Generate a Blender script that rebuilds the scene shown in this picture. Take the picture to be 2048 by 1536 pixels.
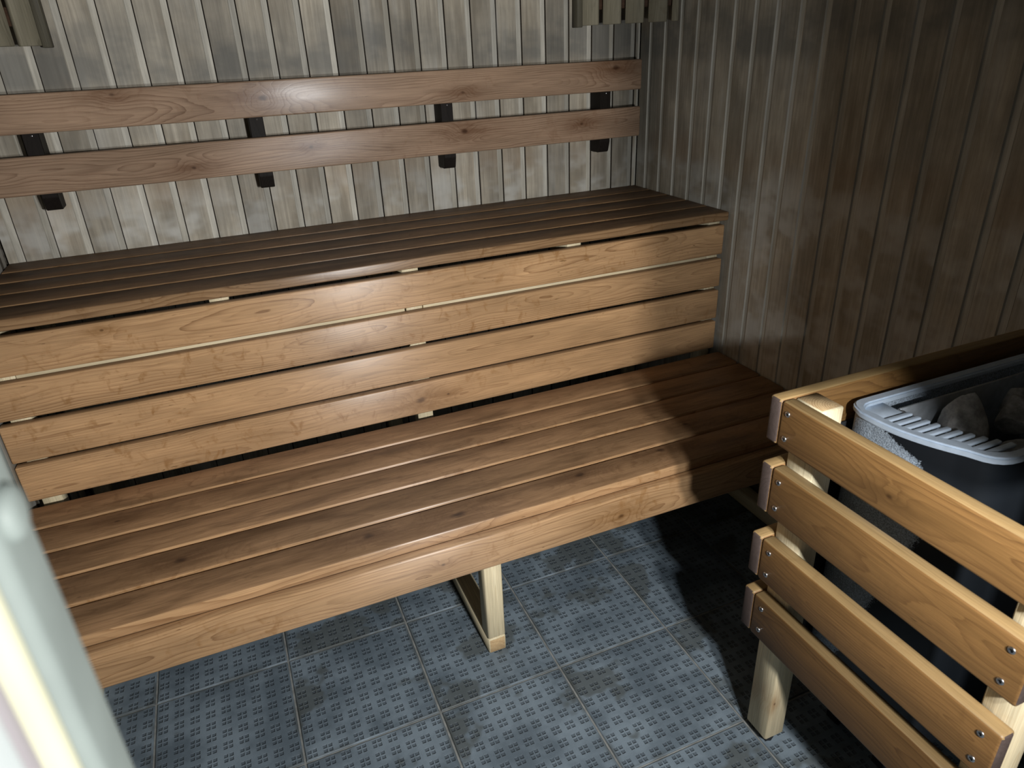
import bpy, bmesh, math, random
from mathutils import Vector, Matrix

# ------------------------------------------------------------------ clear
for o in list(bpy.data.objects):
    bpy.data.objects.remove(o)
scene = bpy.context.scene
COL = scene.collection
S = 0.3                      # one floor tile is 0.30 m; positions below are in tiles
random.seed(7)

# ------------------------------------------------------------------ camera
cd = bpy.data.cameras.new('camera')
cam = bpy.data.objects.new('camera', cd)
COL.objects.link(cam)
cam.location = (-0.027 * S, 0.0311 * S, 4.5082 * S)
cam.rotation_euler = (1.1172, 0.0402, -0.4001)
cd.sensor_fit = 'HORIZONTAL'
cd.sensor_width = 36
cd.lens = 1398.26 * 36 / 2048
cd.clip_start = 0.02
cd.dof.use_dof = True
cd.dof.focus_distance = 1.75
cd.dof.aperture_fstop = 8.0
scene.camera = cam

# ------------------------------------------------------------------ world, lamps, exposure
w = bpy.data.worlds.new('world')
scene.world = w
w.use_nodes = True
bg = w.node_tree.nodes['Background']
bg.inputs[0].default_value = (0.86, 0.95, 1.0, 1)
bg.inputs[1].default_value = 0.07

ld = bpy.data.lights.new('corridor_lamp', 'SPOT')
lamp = bpy.data.objects.new('corridor_lamp', ld)
COL.objects.link(lamp)
lamp.location = (1.50 * S, -0.35 * S, 3.9 * S)
ld.shadow_soft_size = 0.024
ld.energy = 63
ld.spot_size = math.radians(110)
ld.spot_blend = 1.0
lamp.rotation_euler = (Vector((1.3, 5.8, 2.1)) - Vector((1.50, -0.35, 3.9))).to_track_quat('-Z', 'Y').to_euler()
ld.color = (0.95, 0.98, 1.0)

# a second lamp further back in the corridor
ld2 = bpy.data.lights.new('corridor_lamp', 'POINT')
lamp2 = bpy.data.objects.new('corridor_lamp', ld2)
COL.objects.link(lamp2)
lamp2.location = (1.46 * S, -1.45 * S, 4.4 * S)
ld2.shadow_soft_size = 0.030
ld2.energy = 100
ld2.color = (1.0, 0.98, 0.96)

vs = scene.view_settings
vs.view_transform = 'Standard'
vs.look = 'None'
vs.gamma = 1
vs.exposure = 0.0
vs.use_curve_mapping = False


# ------------------------------------------------------------------ node helpers
class NT:
    def __init__(self, name):
        self.m = bpy.data.materials.new(name)
        self.m.use_nodes = True
        self.t = self.m.node_tree
        self.b = self.t.nodes['Principled BSDF']

    def n(self, typ, **kw):
        nd = self.t.nodes.new(typ)
        for k, v in kw.items():
            setattr(nd, k, v)
        return nd

    def put(self, sock, v):
        if isinstance(v, bpy.types.NodeSocket):
            self.t.links.new(v, sock)
        else:
            sock.default_value = v

    def math(self, op, a, b=0.0, c=0.0, clamp=False):
        nd = self.n('ShaderNodeMath', operation=op, use_clamp=clamp)
        for i, v in enumerate((a, b, c)):
            self.put(nd.inputs[i], v)
        return nd.outputs[0]

    def vec(self, op, a, b=(0, 0, 0), scale=None):
        nd = self.n('ShaderNodeVectorMath', operation=op)
        self.put(nd.inputs[0], a)
        self.put(nd.inputs[1], b)
        if scale is not None:
            self.put(nd.inputs[3], scale)
        return nd.outputs[1] if op in ('LENGTH', 'DISTANCE', 'DOT_PRODUCT') else nd.outputs[0]

    def comb(self, x, y, z):
        nd = self.n('ShaderNodeCombineXYZ')
        for i, v in enumerate((x, y, z)):
            self.put(nd.inputs[i], v)
        return nd.outputs[0]

    def sep(self, v):
        nd = self.n('ShaderNodeSeparateXYZ')
        self.put(nd.inputs[0], v)
        return nd.outputs

    def noise(self, v, scale=1.0, detail=2.0, rough=0.5, dist=0.0):
        nd = self.n('ShaderNodeTexNoise')
        self.put(nd.inputs['Vector'], v)
        nd.inputs['Scale'].default_value = scale
        nd.inputs['Detail'].default_value = detail
        nd.inputs['Roughness'].default_value = rough
        nd.inputs['Distortion'].default_value = dist
        return nd.outputs[0]

    def ramp(self, f, stops, interp='LINEAR'):
        nd = self.n('ShaderNodeValToRGB')
        self.put(nd.inputs[0], f)
        cr = nd.color_ramp
        cr.interpolation = interp
        while len(cr.elements) < len(stops):
            cr.elements.new(0.5)
        for e, (p, c) in zip(cr.elements, stops):
            e.position = p
            e.color = (c, c, c, 1) if not hasattr(c, '__len__') else (*c, 1)
        return nd.outputs[0]

    def mix(self, f, a, b, blend='MIX'):
        nd = self.n('ShaderNodeMix', data_type='RGBA', blend_type=blend)
        self.put(nd.inputs[0], f)
        for i, v in ((6, a), (7, b)):
            if isinstance(v, tuple) and len(v) == 3:
                v = (*v, 1)
            self.put(nd.inputs[i], v)
        return nd.outputs[2]

    def mul(self, col, f):
        """colour times a scalar"""
        nd = self.n('ShaderNodeVectorMath', operation='SCALE')
        self.put(nd.inputs[0], col)
        self.put(nd.inputs[3], f)
        return nd.outputs[0]

    def attr(self, name, typ='GEOMETRY'):
        nd = self.n('ShaderNodeAttribute', attribute_name=name, attribute_type=typ)
        return nd.outputs

    def bump(self, h, strength, dist):
        nd = self.n('ShaderNodeBump')
        self.put(nd.inputs['Height'], h)
        nd.inputs['Strength'].default_value = strength
        nd.inputs['Distance'].default_value = dist
        self.t.links.new(nd.outputs[0], self.b.inputs['Normal'])

    def maprange(self, v, a, b, c=0.0, d=1.0, smooth=True):
        nd = self.n('ShaderNodeMapRange', interpolation_type='SMOOTHSTEP' if smooth else 'LINEAR')
        for i, x in enumerate((v, a, b, c, d)):
            self.put(nd.inputs[i], x)
        return nd.outputs[0]

    def done(self, color, rough, spec=0.5, metal=0.0):
        self.put(self.b.inputs['Base Color'], color if isinstance(color, bpy.types.NodeSocket) else (*color, 1))
        self.put(self.b.inputs['Roughness'], rough)
        self.b.inputs['Specular IOR Level'].default_value = spec
        self.b.inputs['Metallic'].default_value = metal
        return self.m


def make_wood(name, light, dark, stain, freq=210.0, ring=0.55, rough=0.42, spec=0.5, mottle=0.25, fleck=0.5,
              worn=0.0, nknots=4, warp=0.05, blot=0.25, sheen=0.0):
    """sawn timber: growth rings about a pith line beside the board, so faces show cathedrals and ends show arcs"""
    N = NT(name)
    G = N.attr('grain')[1]
    seed = N.attr('seed', 'OBJECT')[2]
    tone = N.attr('tone', 'OBJECT')[2]
    gx, gw, gt = N.sep(G)[:3]
    off = N.comb(N.math('MULTIPLY', seed, 17.3), N.math('MULTIPLY', seed, 5.1), N.math('MULTIPLY', seed, 9.7))
    V = N.vec('ADD', G, off)
    n1 = N.noise(N.vec('MULTIPLY', V, (1.6, 7, 7)), 1.0, 2.0)
    n2 = N.noise(N.vec('ADD', N.vec('MULTIPLY', V, (2.2, 6, 6)), (7, 3, 1)), 1.0, 2.0)
    rs = N.math('SINE', N.math('MULTIPLY', seed, 37.0))
    w0 = N.math('MULTIPLY', rs, 0.02)
    t0 = N.math('ADD', 0.022, N.math('MULTIPLY', N.math('FRACT', N.math('MULTIPLY', seed, 3.77)), 0.022))
    ww = N.math('ADD', N.math('SUBTRACT', gw, w0), N.math('MULTIPLY', N.math('SUBTRACT', n1, 0.5), warp))
    tt = N.math('ADD', N.math('ADD', gt, t0), N.math('MULTIPLY', N.math('SUBTRACT', n2, 0.5), warp * 1.5))
    kd = 0.0
    ks = 0.0
    for i in range(nknots):
        k = N.attr('k%d' % (i + 1), 'OBJECT')[1]
        kx, kw, kr = N.sep(k)[:3]
        dx = N.math('SUBTRACT', gx, kx)
        dw = N.math('SUBTRACT', gw, kw)
        nz = N.math('MULTIPLY', N.math('SUBTRACT', N.noise(N.vec('MULTIPLY', V, (40, 60, 60)), 1.0, 2.0), 0.5), kr)
        d = N.math('ADD', N.math('SQRT', N.math('ADD', N.math('MULTIPLY', N.math('MULTIPLY', dx, dx), 0.45),
                                           N.math('MULTIPLY', dw, dw))), nz)
        q = N.math('DIVIDE', d, N.math('MAXIMUM', kr, 0.0001))
        e = N.math('EXPONENT', N.math('MULTIPLY', N.math('MULTIPLY', q, q), -0.10))
        on = N.math('GREATER_THAN', kr, 0.0005)
        e = N.math('MULTIPLY', e, on)
        tt = N.math('ADD', tt, N.math('MULTIPLY', e, N.math('MULTIPLY', kr, 3.2)))
        core = N.math('MULTIPLY', N.maprange(q, 0.9, 0.15), on)
        kd = N.math('MAXIMUM', kd, core)
        d2 = N.math('SQRT', N.math('ADD', N.math('MULTIPLY', N.math('MULTIPLY', dx, dx), 0.10), N.math('MULTIPLY', dw, dw)))
        q2 = N.math('DIVIDE', N.math('ADD', d2, N.math('MULTIPLY', nz, 1.6)), N.math('MAXIMUM', kr, 0.0001))
        ks = N.math('MAXIMUM', ks, N.math('MULTIPLY', N.math('EXPONENT', N.math('MULTIPLY', N.math('MULTIPLY', q2, q2), -0.10)), on))
    r = N.math('SQRT', N.math('ADD', N.math('MULTIPLY', ww, ww), N.math('MULTIPLY', tt, tt)))
    p = N.math('MULTIPLY', r, freq)
    p = N.math('ADD', p, N.math('MULTIPLY', N.noise(N.vec('MULTIPLY', V, (9, 120, 120)), 1.0, 2.0), 0.55))
    f = N.math('FRACT', p)
    late = N.math('MULTIPLY', N.math('POWER', f, 3.2), N.maprange(f, 1.0, 0.93, 0.0, 1.0))
    var = N.noise(N.comb(N.math('FLOOR', p), seed, 0.3), 3.7, 0.0)
    late = N.math('MULTIPLY', late, N.maprange(var, 0.3, 0.7, 0.35, 1.15))
    c = N.mix(N.math('MULTIPLY', late, ring, clamp=True), light, dark)
    wn0 = N.noise(N.vec('MULTIPLY', V, (14, 90, 90)), 1.0, 3.0, 0.6)
    fib = N.noise(N.vec('MULTIPLY', V, (14, 700, 700)), 1.0, 3.0, 0.6)
    fb2 = N.noise(N.vec('MULTIPLY', V, (7, 190, 190)), 1.0, 2.0, 0.6)
    c = N.mul(c, N.maprange(fib, 0.25, 0.75, 0.80, 1.17, False))
    c = N.mul(c, N.maprange(fb2, 0.25, 0.75, 0.88, 1.10, False))
    bl = N.noise(N.vec('MULTIPLY', V, (3.0, 14, 14)), 1.0, 3.0, 0.55)
    c = N.mul(c, N.maprange(bl, 0.25, 0.75, 1 - blot, 1 + blot * 0.7, False))
    mt = N.noise(N.vec('MULTIPLY', V, (38, 26, 26)), 1.0, 3.0, 0.6, 0.6)
    mm = N.math('MULTIPLY', N.maprange(mt, 0.52, 0.74), N.maprange(N.noise(N.vec('MULTIPLY', V, (2.5, 5, 5)), 1.0, 1.0), 0.42, 0.62))
    c = N.mix(N.math('MULTIPLY', mm, mottle), c, stain)
    fl = N.noise(N.vec('MULTIPLY', V, (45, 420, 420)), 1.0, 1.0)
    fm = N.math('MULTIPLY', N.maprange(fl, 0.70, 0.78), N.maprange(N.noise(N.vec('MULTIPLY', V, (6, 22, 22)), 1.0, 1.0), 0.5, 0.66))
    c = N.mix(N.math('MULTIPLY', fm, fleck), c, N.mul(stain + (1,), 0.35) if False else tuple(x * 0.35 for x in stain))
    if worn > 0:
        wn = N.noise(N.vec('MULTIPLY', V, (4, 22, 22)), 1.0, 4.0, 0.65)
        c = N.mix(N.math('MULTIPLY', N.maprange(wn, 0.42, 0.72), worn), c, tuple(x * 0.6 for x in stain))
    c = N.mix(N.math('MULTIPLY', N.math('MULTIPLY', ks, N.maprange(wn0, 0.3, 0.62, 0.45, 1.0)), 0.85), c, tuple(x * 0.8 for x in stain))
    c = N.mix(N.math('MULTIPLY', N.math('MULTIPLY', kd, N.maprange(wn0, 0.25, 0.6, 0.55, 1.0)), 0.85), c, (stain[0] * 0.26, stain[1] * 0.22, stain[2] * 0.2))
    c = N.mul(c, tone)
    N.bump(N.math('ADD', N.math('MULTIPLY', fib, 0.6), N.math('MULTIPLY', late, -0.4)), 0.25, 0.0006)
    rg = N.maprange(bl, 0.25, 0.75, rough - 0.07, rough + 0.10, False)
    if sheen:
        nrm = N.n('ShaderNodeNewGeometry').outputs['Normal']
        N.b.inputs['Anisotropic'].default_value = sheen
        N.put(N.b.inputs['Tangent'], N.vec('CROSS_PRODUCT', nrm, (1, 0, 0)))
    return N.done(c, rg, spec)


M = {}
M['alder'] = make_wood('alder_board', (0.475, 0.288, 0.145), (0.19, 0.090, 0.036), (0.26, 0.125, 0.040), freq=170, ring=0.80,
                       rough=0.42, spec=0.7, mottle=0.75, fleck=1.0, sheen=0.85, warp=0.06)
M['seat'] = make_wood('alder_seat', (0.335, 0.196, 0.098), (0.165, 0.082, 0.035), (0.145, 0.070, 0.028), freq=230, ring=0.45,
                      rough=0.52, mottle=0.45, fleck=0.9, worn=0.65, blot=0.36, sheen=0.7)
M['rail'] = make_wood('alder_backrest', (0.355, 0.240, 0.160), (0.155, 0.086, 0.052), (0.17, 0.082, 0.042), freq=170, ring=0.8,
                      rough=0.38, mottle=0.3, fleck=0.4, warp=0.085, sheen=0.7)
M['guard'] = make_wood('alder_guard', (0.35, 0.182, 0.060), (0.17, 0.078, 0.024), (0.22, 0.11, 0.035), freq=150, ring=0.75,
                       rough=0.45, spec=0.4, mottle=0.35, fleck=0.5, warp=0.09, nknots=2)
M['guard_edge'] = make_wood('alder_guard_edge', (0.50, 0.33, 0.145), (0.34, 0.20, 0.075), (0.30, 0.16, 0.05), freq=150, ring=0.4,
                            rough=0.45, spec=0.4, mottle=0.2, fleck=0.3, warp=0.05, nknots=0)
M['end'] = make_wood('board_end_grain', (0.135, 0.098, 0.085), (0.05, 0.036, 0.030), (0.12, 0.07, 0.05), freq=420, ring=0.8,
                     rough=0.65, spec=0.25, mottle=0.1, fleck=0.1, nknots=0)
M['pine'] = make_wood('pine_stud', (0.66, 0.57, 0.38), (0.44, 0.30, 0.13), (0.42, 0.24, 0.10), freq=420, ring=0.55,
                      rough=0.55, spec=0.35, mottle=0.1, fleck=0.1, nknots=1, warp=0.02, blot=0.12)
M['pine_end'] = make_wood('pine_end_grain', (0.52, 0.37, 0.20), (0.26, 0.13, 0.05), (0.3, 0.16, 0.06), freq=260, ring=1.0,
                          rough=0.65, spec=0.25, mottle=0.1, fleck=0.1, nknots=0, warp=0.01, blot=0.1)
M['thermo'] = make_wood('dark_bracket_wood', (0.013, 0.010, 0.008), (0.006, 0.0045, 0.0035), (0.008, 0.005, 0.004), freq=260, ring=0.6,
                        rough=0.55, spec=0.12, nknots=0, mottle=0.1, fleck=0.2)


def make_wall(name, light, dark, strip=False):
    """weathered upright panelling: each board its own tone, streaks along the grain, soot and damp marks"""
    N = NT(name)
    G = N.attr('grain')[1]
    seed = N.attr('seed', 'OBJECT')[2]
    tone = N.attr('tone', 'OBJECT')[2]
    geo = N.n('ShaderNodeNewGeometry').outputs['Position']
    off = N.comb(N.math('MULTIPLY', seed, 17.3), N.math('MULTIPLY', seed, 5.1), N.math('MULTIPLY', seed, 9.7))
    V = N.vec('ADD', G, off)
    gx, gw, gt = N.sep(G)[:3]
    wp = N.noise(N.vec('MULTIPLY', V, (1.6, 10, 10)), 1.0, 2.0)
    r = N.math('ADD', N.math('MULTIPLY', gw, 85.0), N.math('MULTIPLY', wp, 9.0))
    f = N.math('FRACT', r)
    late = N.math('MULTIPLY', N.math('POWER', f, 3.0), N.maprange(f, 1.0, 0.9))
    c = N.mix(N.math('MULTIPLY', late, 0.22), light, dark)
    st = N.noise(N.vec('MULTIPLY', V, (4, 130, 130)), 1.0, 3.0, 0.65)
    c = N.mul(c, N.maprange(st, 0.25, 0.75, 0.72, 1.22, False))
    s2 = N.noise(N.vec('MULTIPLY', V, (9, 34, 34)), 1.0, 4.0, 0.65)
    c = N.mul(c, N.maprange(s2, 0.25, 0.75, 0.80, 1.17, False))
    bl = N.noise(N.vec('MULTIPLY', V, (2.6, 12, 12)), 1.0, 3.0, 0.6)
    c = N.mix(N.math('MULTIPLY', N.maprange(bl, 0.48, 0.70), 0.65), c, dark)
    c = N.mix(N.math('MULTIPLY', N.maprange(bl, 0.46, 0.28), 0.35), c, (0.50, 0.49, 0.45))
    # soot lies in drifting bands on the face of the boards
    px, py, pz = N.sep(geo)[:3]
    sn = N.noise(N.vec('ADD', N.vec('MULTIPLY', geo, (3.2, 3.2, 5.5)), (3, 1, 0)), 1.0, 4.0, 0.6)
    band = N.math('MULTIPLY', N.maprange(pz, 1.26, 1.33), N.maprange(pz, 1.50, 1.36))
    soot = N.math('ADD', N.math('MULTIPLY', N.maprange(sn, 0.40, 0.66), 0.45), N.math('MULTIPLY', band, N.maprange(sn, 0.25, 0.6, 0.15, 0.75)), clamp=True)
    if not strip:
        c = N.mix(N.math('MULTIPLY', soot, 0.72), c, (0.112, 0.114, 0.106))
        # brown heat marks
        bn = N.noise(N.vec('ADD', N.vec('MULTIPLY', geo, (4.2, 4.2, 3.0)), (11, 5, 2)), 1.0, 3.0, 0.55)
        low = N.math('MULTIPLY', N.maprange(pz, 0.93, 1.01), N.maprange(pz, 1.10, 1.02))
        bm = N.math('ADD', N.math('MULTIPLY', N.maprange(bn, 0.60, 0.74), 0.55), N.math('MULTIPLY', low, N.maprange(bn, 0.35, 0.62, 0.0, 0.6)), clamp=True)
        c = N.mix(N.math('MULTIPLY', bm, 0.6), c, (0.23, 0.145, 0.075))
        # pale washed patches near the bench
        wn = N.noise(N.vec('MULTIPLY', geo, (6, 6, 9)), 1.0, 3.0, 0.6)
        pw = N.math('MULTIPLY', N.maprange(pz, 1.04, 0.93), N.maprange(wn, 0.42, 0.62))
        c = N.mix(N.math('MULTIPLY', pw, 0.55), c, (0.50, 0.50, 0.47))
    c = N.mul(c, tone)
    N.bump(st, 0.18, 0.0008)
    return N.done(c, 0.62, 0.3)


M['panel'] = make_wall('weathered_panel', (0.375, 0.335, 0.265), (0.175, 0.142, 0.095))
M['tongue'] = make_wall('panel_tongue', (0.41, 0.39, 0.335), (0.29, 0.265, 0.21), True)
M['panel_dark'] = make_wall('panel_backing', (0.05, 0.04, 0.028), (0.03, 0.024, 0.016), True)


def simple(name, col, rough, spec=0.5, metal=0.0, nscale=0, namp=0.0, bump=0.0):
    N = NT(name)
    if nscale:
        tc = N.n('ShaderNodeTexCoord').outputs['Object']
        nz = N.noise(tc, nscale, 3.0)
        c = N.mul((*col,), 1.0) if False else N.mix(N.maprange(nz, 0.3, 0.7), tuple(x * (1 - namp) for x in col), tuple(min(1, x * (1 + namp)) for x in col))
        if bump:
            N.bump(nz, bump, 0.001)
        return N.done(c, rough, spec, metal)
    return N.done(col, rough, spec, metal)


# frame and hardware
M['frame_grey'] = simple('frame_grey_green', (0.150, 0.176, 0.166), 0.6, 0.25, 0, 18, 0.10)
M['frame_white'] = simple('frame_white', (0.40, 0.44, 0.44), 0.5, 0.3, 0, 9, 0.06)
M['seal'] = simple('seal_cream', (0.34, 0.34, 0.25), 0.6, 0.3, 0, 12, 0.06)
M['gasket'] = simple('gasket_grey', (0.24, 0.225, 0.235), 0.7, 0.2, 0, 12, 0.06)
M['screw'] = simple('screw_steel', (0.62, 0.62, 0.63), 0.28, 0.5, 1.0, 40, 0.05)
M['black'] = simple('black_rubber', (0.012, 0.013, 0.015), 0.6, 0.3, 0, 30, 0.2)
M['rim'] = simple('rim_steel', (0.56, 0.65, 0.76), 0.42, 0.5, 0.15, 60, 0.06)
M['plate'] = simple('brushed_plate', (0.42, 0.45, 0.48), 0.42, 0.5, 0.7, 60, 0.10)
M['stain_mat'] = simple('outer_wall', (0.30, 0.28, 0.24), 0.8, 0.2, 0, 8, 0.1)


def make_heater():
    N = NT('heater_hammered_grey')
    tc = N.n('ShaderNodeTexCoord').outputs['Object']
    nz = N.noise(tc, 420, 2.0, 0.6)
    n2 = N.noise(tc, 12, 3.0)
    c = N.mix(N.maprange(nz, 0.35, 0.65), (0.24, 0.28, 0.33), (0.52, 0.60, 0.69))
    c = N.mul(c, N.maprange(n2, 0.3, 0.7, 0.85, 1.1))
    # the pale textured coat ends on a ragged line, the rest of the front is black
    x, y, z = N.sep(N.vec('SCALE', tc, (0, 0, 0), 1.0 / S))[:3]
    b1 = N.math('ADD', 1.99, N.math('MULTIPLY', N.math('SUBTRACT', 2.19, z), 0.25))
    b2 = N.math('ADD', 1.99, N.math('MULTIPLY', N.math('SUBTRACT', z, 2.19), 0.57))
    b3 = N.math('ADD', 2.13, N.math('MULTIPLY', N.math('SUBTRACT', z, 2.435), 1.9))
    yb = N.math('MAXIMUM', b1, N.math('MAXIMUM', b2, b3))
    yb = N.math('ADD', yb, N.math('MULTIPLY', N.math('SUBTRACT', N.noise(tc, 300, 3.0, 0.7), 0.5), 0.12))
    coat = N.maprange(N.math('SUBTRACT', y, yb), -0.012, 0.012)
    c = N.mix(coat, (0.010, 0.013, 0.017), c)
    N.bump(N.math('MULTIPLY', nz, coat), 0.9, 0.0016)
    return N.done(c, 0.42, 0.5, 0.15)


M['heater'] = make_heater()


def make_stone():
    N = NT('heater_rock')
    tc = N.n('ShaderNodeTexCoord').outputs['Object']
    seed = N.attr('seed', 'OBJECT')[2]
    v = N.vec('ADD', tc, N.comb(seed, N.math('MULTIPLY', seed, 2.3), 0.0))
    n1 = N.noise(v, 28, 4.0, 0.6)
    n2 = N.noise(v, 160, 3.0, 0.6)
    c = N.mix(N.maprange(n1, 0.35, 0.68), (0.16, 0.155, 0.15), (0.33, 0.32, 0.31))
    c = N.mul(c, N.maprange(n2, 0.3, 0.7, 0.85, 1.12))
    c = N.mul(c, N.attr('tone', 'OBJECT')[2])
    N.bump(n2, 0.5, 0.002)
    return N.done(c, 0.85, 0.2)


M['stone'] = make_stone()


def make_tile():
    """grey-blue anti-slip tile: nine by nine clusters of four square dimples, mottled wear and damp marks"""
    N = NT('anti_slip_tile')
    G = N.attr('grain')[1]
    seed = N.attr('seed', 'OBJECT')[2]
    geo = N.n('ShaderNodeNewGeometry').outputs['Position']
    gx, gy, gz = N.sep(G)[:3]

    def cell(c):
        a = N.math('SUBTRACT', N.math('FRACT', N.math('MULTIPLY', c, 9.0)), 0.5)
        b = N.math('ABSOLUTE', N.math('SUBTRACT', N.math('ABSOLUTE', a), 0.17))
        return b
    m = N.math('MAXIMUM', cell(gx), cell(gy))
    wob = N.math('MULTIPLY', N.math('SUBTRACT', N.noise(geo, 260, 2.0), 0.5), 0.05)
    m = N.math('ADD', m, wob)
    pit = N.maprange(m, 0.135, 0.085)
    wear = N.noise(N.vec('ADD', geo, N.comb(seed, 0.0, 0.0)), 7.0, 4.0, 0.6)
    sp = N.noise(geo, 900, 2.0, 0.7)
    c = N.mix(N.maprange(wear, 0.34, 0.66), (0.090, 0.117, 0.140), (0.172, 0.216, 0.252))
    c = N.mul(c, N.maprange(sp, 0.3, 0.7, 0.80, 1.22, False))
    # damp olive-grey marks, with an outline of their own
    dn = N.noise(N.vec('ADD', N.vec('SCALE', geo, (0, 0, 0), 1.0), N.comb(N.math('MULTIPLY', seed, 3.1), seed, 0.0)), 4.2, 4.0, 0.62)
    mk = N.maprange(dn, 0.555, 0.605)
    c = N.mix(N.math('MULTIPLY', mk, 0.72), c, (0.066, 0.074, 0.070))
    # dirt along the tile rim
    ex = N.math('MINIMUM', N.math('MINIMUM', gx, N.math('SUBTRACT', 1.0, gx)), N.math('MINIMUM', gy, N.math('SUBTRACT', 1.0, gy)))
    ed = N.math('MULTIPLY', N.maprange(ex, 0.05, 0.0), N.maprange(N.noise(geo, 11, 3.0), 0.42, 0.6))
    c = N.mix(N.math('MULTIPLY', ed, 0.7), c, (0.05, 0.054, 0.048))
    c = N.mix(N.math('MULTIPLY', pit, 0.6), c, (0.045, 0.058, 0.072))
    h = N.math('ADD', N.math('MULTIPLY', pit, -1.0), N.math('MULTIPLY', sp, 0.10))
    N.bump(h, 1.0, 0.0022)
    return N.done(c, 0.55, 0.35)


M['tile'] = make_tile()
M['grout'] = simple('grout', (0.20, 0.205, 0.195), 0.85, 0.2, 0, 60, 0.2)


# ------------------------------------------------------------------ mesh helpers
def set_grain(me, fn):
    a = me.attributes.new('grain', 'FLOAT_VECTOR', 'POINT')
    for i, v in enumerate(me.vertices):
        a.data[i].vector = fn(v.co)


CACHE = {}


def plank_mesh(name, sx, sy, sz, axis, width, mats, bevel=0.004, seg=2):
    """box sx,sy,sz (metres), centred; axis = grain direction, width = axis across the face; ends get mats[1]"""
    key = (name, round(sx, 4), round(sy, 4), round(sz, 4), axis, width, tuple(mats), bevel)
    if key in CACHE:
        return CACHE[key]
    bm = bmesh.new()
    bmesh.ops.create_cube(bm, size=1)
    for v in bm.verts:
        v.co = Vector((v.co.x * sx, v.co.y * sy, v.co.z * sz))
    if bevel:
        bmesh.ops.bevel(bm, geom=list(bm.edges), offset=bevel, segments=seg, profile=0.5, affect='EDGES')
    bm.normal_update()
    ax = 'xyz'.index(axis)
    wi = 'xyz'.index(width)
    th = 3 - ax - wi
    for f in bm.faces:
        f.smooth = max(abs(c) for c in f.normal) < 0.995     # only the rounded edges
        if len(mats) > 1 and abs(f.normal[ax]) > 0.9:
            f.material_index = 1
        if len(mats) > 2 and abs(f.normal[ax]) < 0.9 and abs(f.normal[th]) < 0.8:
            f.material_index = 2
    me = bpy.data.meshes.new(name)
    bm.to_mesh(me)
    bm.free()
    for m in mats:
        me.materials.append(M[m])
    set_grain(me, lambda c: (c[ax], c[wi], c[th]))
    wn_sharp(me)
    CACHE[key] = me
    return me


def wn_sharp(me):
    try:
        me.set_sharp_from_angle(angle=math.radians(50))
    except Exception:
        pass


def bm_mesh(name, bm, mats, grain=None, smooth=False):
    bm.normal_update()
    if smooth:
        for f in bm.faces:
            f.smooth = True
    me = bpy.data.meshes.new(name)
    bm.to_mesh(me)
    bm.free()
    for m in mats:
        me.materials.append(M[m])
    if grain:
        set_grain(me, grain)
    if smooth:
        wn_sharp(me)
    return me


def world_of(o):
    v = Vector((0, 0, 0))
    while o is not None:
        v += o.location
        o = o.parent
    return v


def link(name, data, loc, parent=None, **props):
    """object at a world position given in tiles; parents are never rotated"""
    o = bpy.data.objects.new(name, data)
    COL.objects.link(o)
    p = Vector(loc) * S
    if parent is not None:
        o.parent = parent
        p = p - world_of(parent)
    o.location = p
    if 'seed' not in props:
        props['seed'] = random.random() * 9 + 0.5
    if 'tone' not in props:
        props['tone'] = 1.0
    for k, v in props.items():
        o[k] = v
    return o


def thing(name, loc, label, category, group=None):
    o = bpy.data.objects.new(name, None)
    COL.objects.link(o)
    o.empty_display_size = 0.05
    o.location = Vector(loc) * S
    o['label'] = label
    o['category'] = category
    if group:
        o['group'] = group
    return o


def struct(name, data, loc=(0, 0, 0)):
    o = link(name, data, loc)
    o['kind'] = 'structure'
    return o


def plank(name, x0, x1, y0, y1, z0, z1, axis, width, mats, parent=None, bevel=0.004, seg=2, **props):
    me = plank_mesh(name, (x1 - x0) * S, (y1 - y0) * S, (z1 - z0) * S, axis, width, mats, bevel, seg)
    return link(name, me, ((x0 + x1) / 2, (y0 + y1) / 2, (z0 + z1) / 2), parent, **props)


def knots(ax, wi, c, *ks):
    """knot list in tile coordinates (along, across, radius in m) to the board's own frame"""
    d = {}
    for i in range(4):
        if i < len(ks):
            a, b, r = ks[i]
            d['k%d' % (i + 1)] = [(a - c[0]) * S, (b - c[1]) * S, r * 1.35]
        else:
            d['k%d' % (i + 1)] = [0.0, 0.0, 0.0]
    return d


def box_bm(parts):
    bm = bmesh.new()
    for (x0, x1, y0, y1, z0, z1) in parts:
        r = bmesh.ops.create_cube(bm, size=1)
        for v in r['verts']:
            v.co = Vector(((x0 + x1) / 2 + v.co.x * (x1 - x0), (y0 + y1) / 2 + v.co.y * (y1 - y0),
                           (z0 + z1) / 2 + v.co.z * (z1 - z0))) * S
    return bm


# ------------------------------------------------------------------ main dimensions (tiles)
XL, XW = -1.915, 4.761          # left and right wall faces
YB, YF = 7.606, 0.78            # back wall face, front wall inner face
YO = 0.42                       # front wall outer face
ZC = 7.5                        # ceiling
DL, DR, DH = -0.275, 2.80, 6.7  # door opening
TX, TY = -1.2658, 4.6773        # a corner of the floor grid

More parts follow.
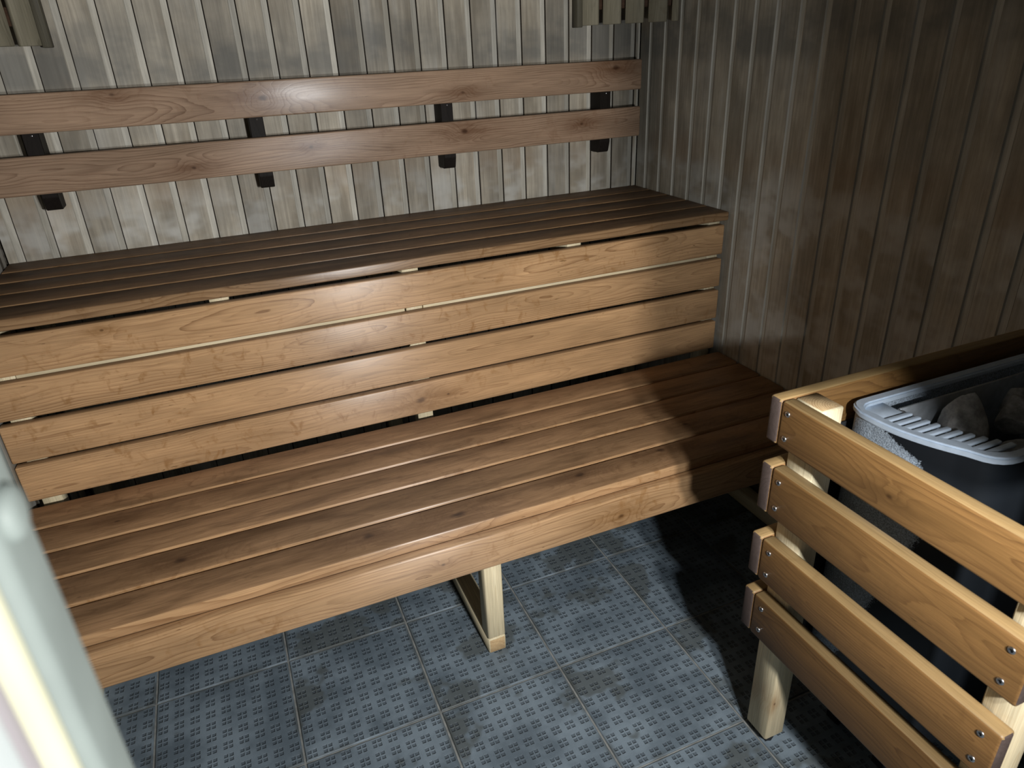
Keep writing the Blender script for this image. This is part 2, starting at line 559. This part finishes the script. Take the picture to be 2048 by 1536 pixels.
# ------------------------------------------------------------------ floor
floor = struct('floor', bm_mesh('floor_bed', box_bm([(XL - 0.3, XW + 0.3, -3.4, YB + 0.3, -0.3, -0.012)]), ['grout']))
gap = 0.008
for i in range(-1, 7):
    for j in range(-4, 9):
        x0, x1 = TX + i, TX + i + 1
        y0, y1 = TY - j, TY - j + 1
        cx0, cx1 = max(x0 + gap, XL), min(x1 - gap, XW)
        cy0, cy1 = max(y0 + gap, -3.4), min(y1 - gap, YB)
        if cx1 - cx0 < 0.02 or cy1 - cy0 < 0.02:
            continue
        if y1 < YO and not (DL - 1.2 < (x0 + x1) / 2 < DR + 1.2):
            continue
        key = ('tile', round(cx0 - x0, 3), round(cx1 - x0, 3), round(cy0 - y0, 3), round(cy1 - y0, 3))
        if key not in CACHE:
            bm = bmesh.new()
            r = bmesh.ops.create_cube(bm, size=1)
            for v in r['verts']:
                v.co = Vector(((cx0 + cx1) / 2 - x0 + v.co.x * (cx1 - cx0), (cy0 + cy1) / 2 - y0 + v.co.y * (cy1 - cy0), -0.02 + v.co.z * 0.04)) * S
            top = [e for e in bm.edges if all(v.co.z > -0.001 for v in e.verts)]
            bmesh.ops.bevel(bm, geom=top, offset=0.0016, segments=1, affect='EDGES')
            CACHE[key] = bm_mesh('tile', bm, ['tile'], lambda c: (c.x / S, c.y / S, c.z / S))
        link('tile', CACHE[key], (x0, y0, 0), floor)


# ------------------------------------------------------------------ panelled walls
def panel_mesh(w, h, s0=0.052):
    """one board lying along +x from its left joint, face towards -y, full height; recessed tongue on its right"""
    key = ('panel', round(w, 3), round(h, 3))
    if key in CACHE:
        return CACHE[key]
    d = 0.014
    g = 0.006
    s = min(s0, w * 0.4)
    prof = [(g, 0.06), (g, 0.004), (g + 0.004, 0.0), (w - s - 0.006, 0.0), (w - s, d), (w - 0.0005, d), (w - 0.0005, 0.06)]
    bm = bmesh.new()
    lo = [bm.verts.new((x * S, y * S, 0)) for x, y in prof]
    hi = [bm.verts.new((x * S, y * S, h * S)) for x, y in prof]
    n = len(prof)
    for i in range(n):
        f = bm.faces.new((lo[i], lo[(i + 1) % n], hi[(i + 1) % n], hi[i]))
        if i in (4, 3):
            f.material_index = 1
        if i in (0, 1):
            f.material_index = 2
    bm.faces.new(lo[::-1])
    bm.faces.new(hi)
    me = bm_mesh('panel_board', bm, ['panel', 'tongue', 'panel_dark'], lambda c: (c.z, c.x, c.y))
    CACHE[key] = me
    return me


def panels(parent, start, lines, place, h, tones):
    """boards between consecutive joint lines"""
    prev = start
    for i, ln in enumerate(lines):
        wdt = abs(ln - prev)
        if wdt > 0.03:
            o = link('panel_board', panel_mesh(wdt, h), (0, 0, 0), parent, tone=tones(i))
            place(o, prev)
        prev = ln


rt = random.Random(5)


def t_back(i):
    return rt.choice((0.82, 0.92, 1.0, 1.05, 1.12, 1.25))


wall_back = struct('wall_back', bm_mesh('wall_back', box_bm([(XL - 0.3, XW + 0.3, YB + 0.062, YB + 0.3, 0, ZC)]), ['panel_dark'], lambda c: tuple(c)))
lines = [-0.9295 + 0.281 * i for i in range(-3, 21)]
lines = [x for x in lines if XL + 0.02 < x < XW] + [XW]
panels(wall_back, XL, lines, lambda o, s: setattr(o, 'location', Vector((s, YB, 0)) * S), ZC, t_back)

wall_right = struct('wall_right', bm_mesh('wall_right', box_bm([(XW + 0.062, XW + 0.3, YF - 0.3, YB + 0.06, 0, ZC)]), ['panel_dark'], lambda c: tuple(c)))
lines = [6.522 - 0.2815 * k for k in range(-4, 22)]
lines = [y for y in lines if YF + 0.02 < y < YB - 0.02] + [YF]


def put_right(o, s):
    o.location = Vector((XW, s, 0)) * S
    o.rotation_euler = (0, 0, -math.pi / 2)      # board runs towards the camera, face to the room


panels(wall_right, YB, lines, put_right, ZC, lambda i: rt.choice((0.88, 0.96, 1.03, 0.92, 1.08)))

wall_left = struct('wall_left', bm_mesh('wall_left', box_bm([(XL - 0.3, XL - 0.062, YF - 0.3, YB + 0.06, 0, ZC)]), ['panel_dark'], lambda c: tuple(c)))
lines = [YF + 0.2 + 0.281 * k for k in range(0, 24)]
lines = [y for y in lines if y < YB - 0.03] + [YB]


def put_left(o, s):
    o.location = Vector((XL, s, 0)) * S
    o.rotation_euler = (0, 0, math.pi / 2)


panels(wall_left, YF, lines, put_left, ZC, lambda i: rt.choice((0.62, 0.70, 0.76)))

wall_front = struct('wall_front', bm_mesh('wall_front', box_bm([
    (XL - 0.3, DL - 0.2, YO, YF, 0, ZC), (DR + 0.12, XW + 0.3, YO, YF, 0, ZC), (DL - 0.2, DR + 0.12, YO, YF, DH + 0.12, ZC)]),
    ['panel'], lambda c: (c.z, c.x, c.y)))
# unseen panel added right of the opening to block lamplight, lower corner slanted
bmw = bmesh.new()
profw = [(2.176, DH + 0.12), (2.176, 3.47), (2.264, 3.39), (2.404, 3.21), (2.60, 3.08), (DR + 0.12, 3.04), (DR + 0.12, DH + 0.12)]
fa = [bmw.verts.new((x * S, 0.70 * S, z * S)) for x, z in profw]
fb_ = [bmw.verts.new((x * S, 0.78 * S, z * S)) for x, z in profw]
for i in range(len(profw)):
    j = (i + 1) % len(profw)
    bmw.faces.new((fa[i], fa[j], fb_[j], fb_[i]))
bmw.faces.new(fa[::-1])
bmw.faces.new(fb_)
bmesh.ops.recalc_face_normals(bmw, faces=list(bmw.faces))
link('added_shade_panel', bm_mesh('added_shade_panel', bmw, ['panel'], lambda c: (c.z, c.x, c.y)), (0, 0, 0), wall_front)
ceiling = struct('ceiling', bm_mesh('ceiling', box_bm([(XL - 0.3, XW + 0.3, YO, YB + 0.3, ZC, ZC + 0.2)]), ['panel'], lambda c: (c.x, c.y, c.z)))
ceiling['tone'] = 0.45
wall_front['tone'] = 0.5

# ------------------------------------------------------------------ door frame, close to the camera on the left
door = bpy.data.objects.new('door_1', None)
COL.objects.link(door)
door.location = (DL * S, YO * S, 0)
door['kind'] = 'structure'


def extrude_z(name, prof, z0, z1, mat, parent, smooth=True):
    bm = bmesh.new()
    lo = [bm.verts.new((x * S, y * S, z0 * S)) for x, y in prof]
    hi = [bm.verts.new((x * S, y * S, z1 * S)) for x, y in prof]
    n = len(prof)
    for i in range(n):
        bm.faces.new((lo[i], lo[(i + 1) % n], hi[(i + 1) % n], hi[i]))
    bm.faces.new(lo[::-1])
    bm.faces.new(hi)
    bmesh.ops.recalc_face_normals(bm, faces=list(bm.faces))
    me = bm_mesh(name, bm, [mat], lambda c: (c.z, c.x, c.y), smooth)
    return link(name, me, (0, 0, 0), parent)


def arc(cx, cy, r, a0, a1, n=6):
    return [(cx + r * math.cos(math.radians(a0 + (a1 - a0) * i / n)), cy + r * math.sin(math.radians(a0 + (a1 - a0) * i / n))) for i in range(n + 1)]


# rounded stop on the room side, cream seal, grey gasket, white outer lining
extrude_z('jamb_stop', [(DL - 0.2, 0.690)] + arc(DL - 0.018, 0.708, 0.018, -90, 0) + arc(DL - 0.035, 0.775, 0.035, 0, 90) + [(DL - 0.2, 0.81)], 0, DH, 'frame_grey', door)
extrude_z('seal_strip', [(DL - 0.2, 0.653)] + arc(DL - 0.026, 0.671, 0.018, -90, 90) + [(DL - 0.2, 0.689)], 0, DH, 'seal', door)
extrude_z('gasket', [(DL - 0.2, 0.597), (DL - 0.03, 0.597), (DL - 0.022, 0.62), (DL - 0.03, 0.652), (DL - 0.2, 0.652)], 0, DH, 'gasket', door)
extrude_z('jamb_lining', [(DL - 0.2, 0.40)] + arc(DL - 0.03, 0.42, 0.02, -90, 0) + arc(DL - 0.03, 0.576, 0.02, 0, 90) + [(DL - 0.2, 0.596)], 0, DH, 'frame_white', door)
extrude_z('jamb_stop', [(DR + 0.12, 0.665)] + arc(DR + 0.035, 0.67, 0.015, 270, 180) + arc(DR + 0.035, 0.68, 0.015, 180, 90) + [(DR + 0.12, 0.695)], 0, DH, 'frame_grey', door)
extrude_z('jamb_lining', [(DR + 0.12, 0.40), (DR + 0.02, 0.40), (DR + 0.02, 0.66), (DR + 0.12, 0.66)], 0, DH, 'frame_white', door)
link('head_lining', bm_mesh('head_lining', box_bm([(DL - 0.2, DR + 0.12, 0.40, 0.80, DH, DH + 0.12)]), ['frame_white']), (0, 0, 0), door)
# round cover cap on the stop
bm = bmesh.new()
ring = []
for rr, hh in ((0.030, 0.0), (0.030, 0.006), (0.024, 0.012), (0.010, 0.014)):
    ring.append([bm.verts.new((hh * S, rr * S * math.cos(a * math.pi / 8), rr * S * math.sin(a * math.pi / 8))) for a in range(16)])
for a, b in zip(ring, ring[1:]):
    for i in range(16):
        bm.faces.new((a[i], a[(i + 1) % 16], b[(i + 1) % 16], b[i]))
bm.faces.new(ring[-1])
CAPZ = 4.12
link('cover_cap', bm_mesh('cover_cap', bm, ['frame_grey'], None, True), (DL - 0.001, 0.736, CAPZ), door)

# ------------------------------------------------------------------ upper bench
ZU, ZUB = 2.878, 2.789
upper = thing('upper_bench', ((XL + XW) / 2, 6.7, 0), 'upper tier bench against the back wall, dark slatted seat above pale riser boards', 'bench')
UX0, UX1 = XL + 0.006, XW - 0.012
pit = (YB - 0.012 - 5.80 + 0.035) / 5
uk = {1: [(-1.655, 7.09, 0.006)], 2: [(3.654, 6.854, 0.006)], 3: [(0.933, 6.56, 0.008)]}
for i in range(5):
    y1 = YB - 0.012 - i * pit
    y0 = y1 - (pit - 0.035)
    kk = knots('x', 'y', ((UX0 + UX1) / 2, (y0 + y1) / 2), *uk.get(i, []))
    plank('seat_slat', UX0, UX1, y0, y1, ZUB, ZU, 'x', 'y', ['seat', 'seat', 'alder'], upper, tone=(0.60, 0.64, 0.58, 0.62, 0.60)[i], **kk)
YR = 5.812
rz = [(2.438, 2.744), (2.089, 2.390), (1.727, 2.045), (1.373, 1.690)]
rk = [[(-1.02, 2.68, 0.003)], [(0.80, 2.14, 0.004)], [], [(1.37, 1.518, 0.010), (1.64, 1.52, 0.004)]]
for i, (z0, z1) in enumerate(rz):
    kk = knots('x', 'z', ((UX0 + UX1) / 2, (z0 + z1) / 2), *rk[i])
    plank('riser_board', UX0, UX1 - 0.03, YR, YR + 0.088, z0, z1, 'x', 'z', ['alder'], upper, tone=(1.02, 0.98, 1.04, 1.06)[i], **kk)
# frame behind the riser
for x0, x1 in ((-1.87, -1.72), (-0.255, -0.105), (1.33, 1.48), (2.955, 3.105), (4.595, 4.735)):
    plank('bearer', x0, x1, YR + 0.10, YB - 0.03, ZUB - 0.152, ZUB - 0.002, 'y', 'z', ['pine', 'pine'], upper, bevel=0.002, seg=1)
for x0, x1 in ((-1.845, -1.70), (1.335, 1.485), (4.60, 4.735)):
    plank('post', x0, x1, YR + 0.10, YR + 0.25, 0.0, ZUB - 0.154, 'z', 'x', ['pine', 'pine_end'], upper, bevel=0.002, seg=1)
    plank('post', x0, x1, YB - 0.20, YB - 0.05, 0.0, ZUB - 0.154, 'z', 'x', ['pine', 'pine_end'], upper, bevel=0.002, seg=1)
for x0, x1 in ((-1.70, 1.32), (1.49, 4.59)):
    plank('batten', x0, x1, YR + 0.091, YR + 0.15, 2.30, 2.445, 'x', 'z', ['pine', 'pine_end'], upper, bevel=0.002, seg=1)

# ------------------------------------------------------------------ lower bench
ZL, ZLB = 1.3435, 1.2475
lower = thing('lower_bench', ((XL + XW) / 2, 4.9, 0), 'lower tier bench with knotty brown slatted seat and front board, on pine legs', 'bench')
LX0, LX1 = XL + 0.006, XW - 0.012
pit = (5.764 - 4.036 + 0.033) / 5
lk = {1: [(-1.233, 5.265, 0.006)], 2: [(1.85, 5.02, 0.003)], 3: [(3.459, 4.57, 0.007), (-0.78, 4.55, 0.010)],
      4: [(0.476, 4.237, 0.010), (1.165, 4.185, 0.013), (2.22, 4.257, 0.009), (3.009, 4.29, 0.009)]}
for i in range(5):
    y1 = 5.764 - i * pit
    y0 = y1 - (pit - 0.033)
    kk = knots('x', 'y', ((LX0 + LX1) / 2, (y0 + y1) / 2), *lk.get(i, []))
    plank('seat_slat', LX0, LX1, y0, y1, ZLB, ZL, 'x', 'y', ['seat', 'seat', 'alder'], lower, tone=(1.02, 0.98, 1.0, 0.88, 0.98)[i], **kk)
kk = knots('x', 'z', ((LX0 + LX1) / 2, 1.105), (2.431, 1.07, 0.007), (0.94, 1.12, 0.004))
plank('front_board', LX0, LX1, 3.946, 4.034, 0.967, 1.262, 'x', 'z', ['alder'], lower, tone=0.92, **kk)
for k, x0 in enumerate((-1.80, 1.272, 4.43)):
    x1 = x0 + 0.148
    plank('leg_sill', x0, x1, 4.036, 5.76, 0.004, 0.155, 'y', 'x', ['pine', 'pine_end'], lower, bevel=0.003, seg=1)
    plank('leg', x0, x1, 4.036, 4.19, 0.157, ZLB - 0.15, 'z', 'x', ['pine', 'pine_end'], lower, bevel=0.003, seg=1)
    plank('leg', x0, x1, 5.60, 5.75, 0.157, ZLB - 0.15, 'z', 'x', ['pine', 'pine_end'], lower, bevel=0.003, seg=1)
    plank('bearer', x0, x1, 4.036, 5.75, ZLB - 0.149, ZLB - 0.002, 'y', 'z', ['pine', 'pine_end'], lower, bevel=0.003, seg=1)

# ------------------------------------------------------------------ backrest
back = thing('backrest', (1.4, YB - 0.02, 3.33), 'two-rail wooden backrest on dark brackets, fixed to the panelled back wall', 'backrest')
RX0, RX1 = XL + 0.12, 4.59
R1 = (7.283, 3.988, 4.2956)
R2 = (7.285, None, None)
# rail 2 was measured at depth 7.370; bring it to the same plane as rail 1 along the sight lines
kf = (7.285 - 0.031) / (7.370 - 0.031)
z2b = 4.5082 + (3.4833 - 4.5082) * kf
z2t = 4.5082 + (3.8024 - 4.5082) * kf
kk = knots('x', 'z', ((RX0 + RX1) / 2, (3.988 + 4.2956) / 2), (0.543, 4.15, 0.008), (-0.677, 4.25, 0.005), (4.257, 4.225, 0.009), (2.476, 4.08, 0.005))
plank('rail', RX0, RX1, 7.283, 7.37, 3.988, 4.2956, 'x', 'z', ['rail', 'end'], back, tone=1.0, seed=2.31, **kk)
kk = knots('x', 'z', ((RX0 + RX1) / 2, (z2b + z2t) / 2), (-0.167, 3.60, 0.005), (0.906, 3.69, 0.006), (2.478, 3.71, 0.008), (3.84, 3.68, 0.006))
plank('rail', RX0, RX1, 7.283, 7.37, z2b, z2t, 'x', 'z', ['rail', 'end'], back, tone=0.94, seed=6.13, **kk)


def bracket_mesh():
    prof = [(7.371, 4.24), (7.371, 3.45), (7.405, 3.345), (7.425, 3.335), (YB - 0.002, 3.335), (YB - 0.002, 4.24)]
    bm = bmesh.new()
    a = [bm.verts.new((-0.065 * S, (y - YB) * S, (z - 3.335) * S)) for y, z in prof]
    b = [bm.verts.new((0.065 * S, (y - YB) * S, (z - 3.335) * S)) for y, z in prof]
    n = len(prof)
    for i in range(n):
        bm.faces.new((a[i], a[(i + 1) % n], b[(i + 1) % n], b[i]))
    bm.faces.new(a[::-1])
    bm.faces.new(b)
    bmesh.ops.recalc_face_normals(bm, faces=list(bm.faces))
    bmesh.ops.bevel(bm, geom=list(bm.edges), offset=0.0015, segments=1, affect='EDGES')
    return bm_mesh('bracket', bm, ['thermo'], lambda c: (c.z, c.x, c.y))


bmsh = bracket_mesh()
screw_c = None


def screw_mesh(direction, r=0.0054, washer=False):
    """pan head with a dark recess, axis along +direction"""
    key = ('screw', direction, r)
    if key in CACHE:
        return CACHE[key]
    bm = bmesh.new()
    rings = [(r * 1.0, 0.0), (r * 1.0, 0.0006), (r * 0.85, 0.0014), (r * 0.5, 0.0017), (r * 0.42, 0.0004), (0.0001, 0.0001)]
    vs_ = []
    n = 12
    for rr, h in rings:
        row = []
        for i in range(n):
            a = 2 * math.pi * i / n
            p = Vector((rr * math.cos(a), rr * math.sin(a), h))
            if direction == '-x':
                p = Vector((-p.z, p.x, p.y))
            elif direction == '-y':
                p = Vector((p.x, -p.z, p.y))
            row.append(bm.verts.new(p))
        vs_.append(row)
    for q, (a, b) in enumerate(zip(vs_, vs_[1:])):
        for i in range(n):
            f = bm.faces.new((a[i], a[(i + 1) % n], b[(i + 1) % n], b[i]))
            f.material_index = 1 if q >= 3 else 0
    bmesh.ops.recalc_face_normals(bm, faces=list(bm.faces))
    me = bm_mesh('screw', bm, ['screw', 'black'], None, True)
    CACHE[key] = me
    return me


for x in (-1.375, 0.455, 2.325, 4.185):
    bk = link('bracket', bmsh, (x, YB, 3.335), back, tone=1.0)
    link('screw', screw_mesh('-y', 0.0032), (x + 0.01, 7.371, 3.965), bk)

# ------------------------------------------------------------------ slatted corner lamp shades
M['shade'] = make_wood('shade_slat_wood', (0.27, 0.245, 0.175), (0.13, 0.115, 0.075), (0.15, 0.11, 0.06), freq=260, ring=0.5,
                       rough=0.6, spec=0.25, nknots=0, mottle=0.3, fleck=0.2)
M['shade_in'] = make_wood('shade_inner_wood', (0.075, 0.042, 0.026), (0.04, 0.022, 0.015), (0.06, 0.03, 0.02), freq=260, ring=0.5,
                          rough=0.7, spec=0.2, nknots=0)


def corner_shade(px, py, qx, qy, label, flip):
    """slats from point p on the back wall to point q on the side wall"""
    t = thing('lamp_shade', ((px + qx) / 2, (py + qy) / 2, 4.645), label, 'lamp shade', 'slatted corner lamp shades')
    z0, z1 = 4.645, 6.2
    d = Vector((qx - px, qy - py, 0))
    L = d.length
    ang = math.atan2(d.y, d.x)
    dn = d.normalized()
    nrm = Vector((-dn.y, dn.x, 0))
    corner = Vector((XW if not flip else XL, YB, 0))
    mid = Vector(((px + qx) / 2, (py + qy) / 2, 0))
    inward = 1 if nrm.dot(corner - mid) > 0 else -1
    pitch = 0.24
    sw = 0.192
    n = int((L - 0.02) / pitch) + 1
    for i in range(n):
        a0 = 0.035 + i * pitch
        a1 = min(a0 + sw, L - 0.03)
        if a1 - a0 < 0.03:
            continue
        me = plank_mesh('slat', (a1 - a0) * S, 0.05 * S, (z1 - z0) * S, 'z', 'x', ['shade', 'shade'], 0.002, 1)
        c = Vector((px, py, 0)) + dn * ((a0 + a1) / 2)
        o = link('slat', me, (c.x, c.y, (z0 + z1) / 2), t, tone=0.8 + 0.1 * random.random())
        o.rotation_euler = (0, 0, ang)
    # inner cross battens and end board on the wall
    for zz in (4.86, 5.95):
        me = plank_mesh('cross_batten', (L - 0.22) * S, 0.06 * S, 0.14 * S, 'x', 'z', ['shade_in', 'shade_in'], 0.002, 1)
        c = mid + nrm * inward * 0.056
        o = link('cross_batten', me, (c.x, c.y, zz), t)
        o.rotation_euler = (0, 0, ang)
    return t, dn, nrm * inward


PRX, PRY, QRX, QRY = 3.93, YB - 0.06, XW - 0.03, 6.80
sh, dn, inn = corner_shade(PRX, PRY, QRX, QRY, 'slatted corner lamp shade at the top where back and right walls meet', False)
plank('end_board', 3.885, 3.955, YB - 0.125, YB - 0.004, 4.63, 6.2, 'z', 'y', ['shade', 'shade'], sh, bevel=0.002, seg=1, tone=0.35)
sh, dn, inn = corner_shade(-1.08, YB - 0.06, XL + 0.03, 6.83, 'slatted lamp shade at the upper left edge, above the backrest', True)
plank('end_board', -1.105, -1.035, YB - 0.125, YB - 0.004, 4.63, 6.2, 'z', 'y', ['shade', 'shade'], sh, bevel=0.002, seg=1, tone=0.35)

# ------------------------------------------------------------------ heater guard fence
FX = 2.623
FY0, FY1 = 1.130, 2.735
guard = thing('heater_guard', (3.6, 2.0, 0), 'four-board wooden guard fence screwed to pine posts around the heater', 'fence')
T = 0.09
fz = [(2.385, 2.673), (1.905, 2.237), (1.416, 1.722), (0.963, 1.285)]
gk = [[(1.90, 2.50, 0.005)], [], [], []]
for i, (z0, z1) in enumerate(fz):
    fb = plank('front_board', FX, FX + T, FY0, FY1 - 0.092, z0, z1, 'y', 'z', ['guard', 'end', 'guard_edge'], guard, bevel=0.005,
               tone=(0.66, 0.58, 0.58, 0.36)[i], seed=(1.7, 3.92, 5.35, 7.2)[i],
               **knots('y', 'z', ((FY0 + FY1 - 0.092) / 2, (z0 + z1) / 2), *gk[i]))
    for yy in (2.59 - i * 0.008, 1.214):
        for zz in (z0 + (z1 - z0) * 0.24, z0 + (z1 - z0) * 0.78):
            link('screw', screw_mesh('-x'), (FX - 0.001, yy, zz), fb)
    plank('side_board', FX, XW - 0.03, FY1 - 0.09, FY1, z0, z1, 'x', 'z', ['guard', 'end', 'guard_edge'], guard, bevel=0.005,
          tone=(0.70, 0.66, 0.68, 0.5)[i], **knots('x', 'z', (0, 0)))
PX0 = FX + T + 0.003
plank('added_light_stop', 2.90, XW - 0.03, FY1 - 0.108, FY1 - 0.093, 0.50, 2.42, 'x', 'z', ['black', 'black'], guard, bevel=0.001, seg=1)  # panel added to keep stray lamplight off the bench behind the guard


def post(y0, y1, ztop, zbot=0.07):
    p = plank('post', PX0, PX0 + 0.16, y0, y1, zbot, ztop, 'z', 'x', ['pine', 'pine_end'], guard, bevel=0.003, seg=1,
              **knots('z', 'x', ((zbot + ztop) / 2, PX0 + 0.08), (0.42, PX0 + 0.03, 0.003)))
    bm = bmesh.new()
    bmesh.ops.create_cone(bm, cap_ends=True, segments=8, radius1=0.014, radius2=0.017, depth=0.069 * S)
    link('foot', bm_mesh('foot', bm, ['black']), (PX0 + 0.08, (y0 + y1) / 2 - 0.03, 0.0347), p)
    return p


post(2.445, FY1 - 0.094, 2.668)
post(1.14, 1.30, 2.60)

# ------------------------------------------------------------------ sauna heater
heater = thing('sauna_heater', (3.8, 2.2, 0), 'grey hammered-metal sauna heater with slotted steel rim, filled with stones', 'heater')
HZ = 2.57


def bow(off, n=14):
    """outline of the casing seen from above: bowed front towards the room, rounded corners, back near the wall"""
    pts = []
    x1 = 4.62
    y0, y1 = 1.80 + off, 2.575 - off
    # far side along x
    pts.append((x1 - off, y1))
    pts += [(3.16 + off * 0.3 + 0.10 * math.cos(math.radians(a)), y1 - 0.10 + 0.10 * math.sin(math.radians(a))) for a in (90, 110, 130, 150)]
    # bowed front
    for i in range(n + 1):
        t = i / n
        y = (y1 - 0.12) * (1 - t) + (y0 + 0.16) * t
        x = 3.055 - 0.012 * math.sin(t * math.pi) + 0.14 * t * t + off
        pts.append((x, y))
    pts += [(3.37 + off * 0.5 + 0.17 * math.cos(math.radians(a)), y0 + 0.15 + 0.15 * math.sin(math.radians(a))) for a in (205, 222, 240, 256, 270)]
    pts.append((x1 - off, y0))
    return pts


def loop_solid(name, outer, z0, z1, mat, inner=None, parent=None, smooth=True, bevel=0.0):
    bm = bmesh.new()
    n = len(outer)

    def row(pts, z):
        return [bm.verts.new((x * S, y * S, z * S)) for x, y in pts]
    ol, oh = row(outer, z0), row(outer, z1)
    for i in range(n):
        j = (i + 1) % n
        bm.faces.new((ol[i], ol[j], oh[j], oh[i]))
    if inner:
        il, ih = row(inner, z0), row(inner, z1)
        for i in range(n):
            j = (i + 1) % n
            bm.faces.new((il[j], il[i], ih[i], ih[j]))
            bm.faces.new((oh[i], oh[j], ih[j], ih[i]))
            bm.faces.new((ol[j], ol[i], il[i], il[j]))
    else:
        bm.faces.new(ol)
        bm.faces.new(oh[::-1])
    bmesh.ops.recalc_face_normals(bm, faces=list(bm.faces))
    if bevel:
        eds = [e for e in bm.edges if abs(e.verts[0].co.z - e.verts[1].co.z) < 1e-6 and len(e.link_faces) == 2 and e.calc_face_angle(0) > 0.8]
        bmesh.ops.bevel(bm, geom=eds, offset=bevel, segments=2, affect='EDGES')
    me = bm_mesh(name, bm, [mat], None, smooth)
    return link(name, me, (0, 0, 0), parent)


loop_solid('casing', bow(0.0), 0.45, HZ - 0.035, 'heater', bow(0.03), heater)
rim = loop_solid('rim', bow(-0.018), HZ - 0.03, HZ + 0.012, 'rim', bow(0.045), heater, bevel=0.003)
loop_solid('bottom_plate', bow(0.031), 0.5, 0.56, 'plate', None, heater)
for fx, fy in ((3.35, 2.02), (3.35, 2.42), (4.45, 2.0), (4.45, 2.42)):
    plank('foot', fx - 0.05, fx + 0.05, fy - 0.05, fy + 0.05, 0.001, 0.5, 'z', 'x', ['black', 'black'], heater, bevel=0.003, seg=1)
# comb of fingers along the bowed front, open towards the stones
nf = 10
for i in range(nf):
    y = 2.36 - i * 0.051
    t = (2.455 - y) / (2.455 - 1.96)
    xs = 3.055 - 0.012 * math.sin(t * math.pi) + 0.14 * t * t + 0.04
    plank('grille_finger', xs, xs + 0.20, y - 0.016, y + 0.016, HZ - 0.022, HZ - 0.002, 'x', 'y', ['rim', 'rim'], heater, bevel=0.002, seg=2)
# flat shelf in the far corner and the inner upright plates
plank('corner_shelf', 3.10, 3.28, 2.385, 2.535, HZ - 0.034, HZ - 0.014, 'x', 'y', ['rim', 'rim'], heater, bevel=0.002, seg=1)
plank('inner_plate', 3.285, 3.30, 1.90, 2.44, 1.7, HZ - 0.016, 'z', 'y', ['plate', 'plate'], heater, bevel=0.001, seg=1)
plank('inner_plate', 3.302, 4.50, 2.43, 2.445, 1.7, HZ - 0.016, 'z', 'x', ['plate', 'plate'], heater, bevel=0.001, seg=1)
plank('stone_grate', 3.305, 4.55, 1.86, 2.425, 2.0, 2.03, 'x', 'y', ['black', 'black'], heater, bevel=0.001, seg=1)


def stone_mesh(seed, sx, sy, sz, taper=0.0):
    rs = random.Random(seed)
    bm = bmesh.new()
    bmesh.ops.create_icosphere(bm, subdivisions=3, radius=1)
    planes = [(Vector((rs.gauss(0, 1), rs.gauss(0, 1), rs.gauss(0, 1))).normalized(), rs.uniform(0.42, 0.80)) for _ in range(12)]
    for v in bm.verts:
        for nn, dd in planes:
            s = v.co.dot(nn) - dd
            if s > 0:
                v.co -= nn * s * 0.9
        k = 1 - taper * v.co.z
        v.co = Vector((v.co.x * sx * S * k, v.co.y * sy * S * k, v.co.z * sz * S))
    bmesh.ops.rotate(bm, verts=bm.verts, cent=(0, 0, 0), matrix=Matrix.Rotation(rs.uniform(0, 6), 3, 'Z'))
    me = bm_mesh('stone', bm, ['stone'], None, True)
    return me


stones = [
    (3.60, 2.27, 2.50, .15, .12, .24, 'pointed pale grey stone standing up behind the slotted heater rim', 1.5),
    (3.89, 2.17, 2.48, .14, .13, .16, 'large rounded dark stone right of the pointed one in the heater', 0.95),
    (3.72, 1.97, 2.42, .12, .085, .11, 'flat brownish stone at the near side of the heater, by the frame edge', 1.2),
    (4.14, 2.30, 2.46, .11, .10, .12, 'long dark stone at the far side of the heater, behind the rounded one', 1.0),
    (3.46, 2.10, 2.28, .12, .11, .10, 'low dark stone sunk just behind the slotted heater rim', 0.9),
]
for k, (x, y, z, a, b, c, lab, tn) in enumerate(stones):
    o = link('heater_stone', stone_mesh(20 + k, a, b, c, 0.8 if k == 0 else 0.1), (x, y, z), None, tone=tn)
    o['label'] = lab
    o['category'] = 'stone'
    o['group'] = 'stones in the heater'
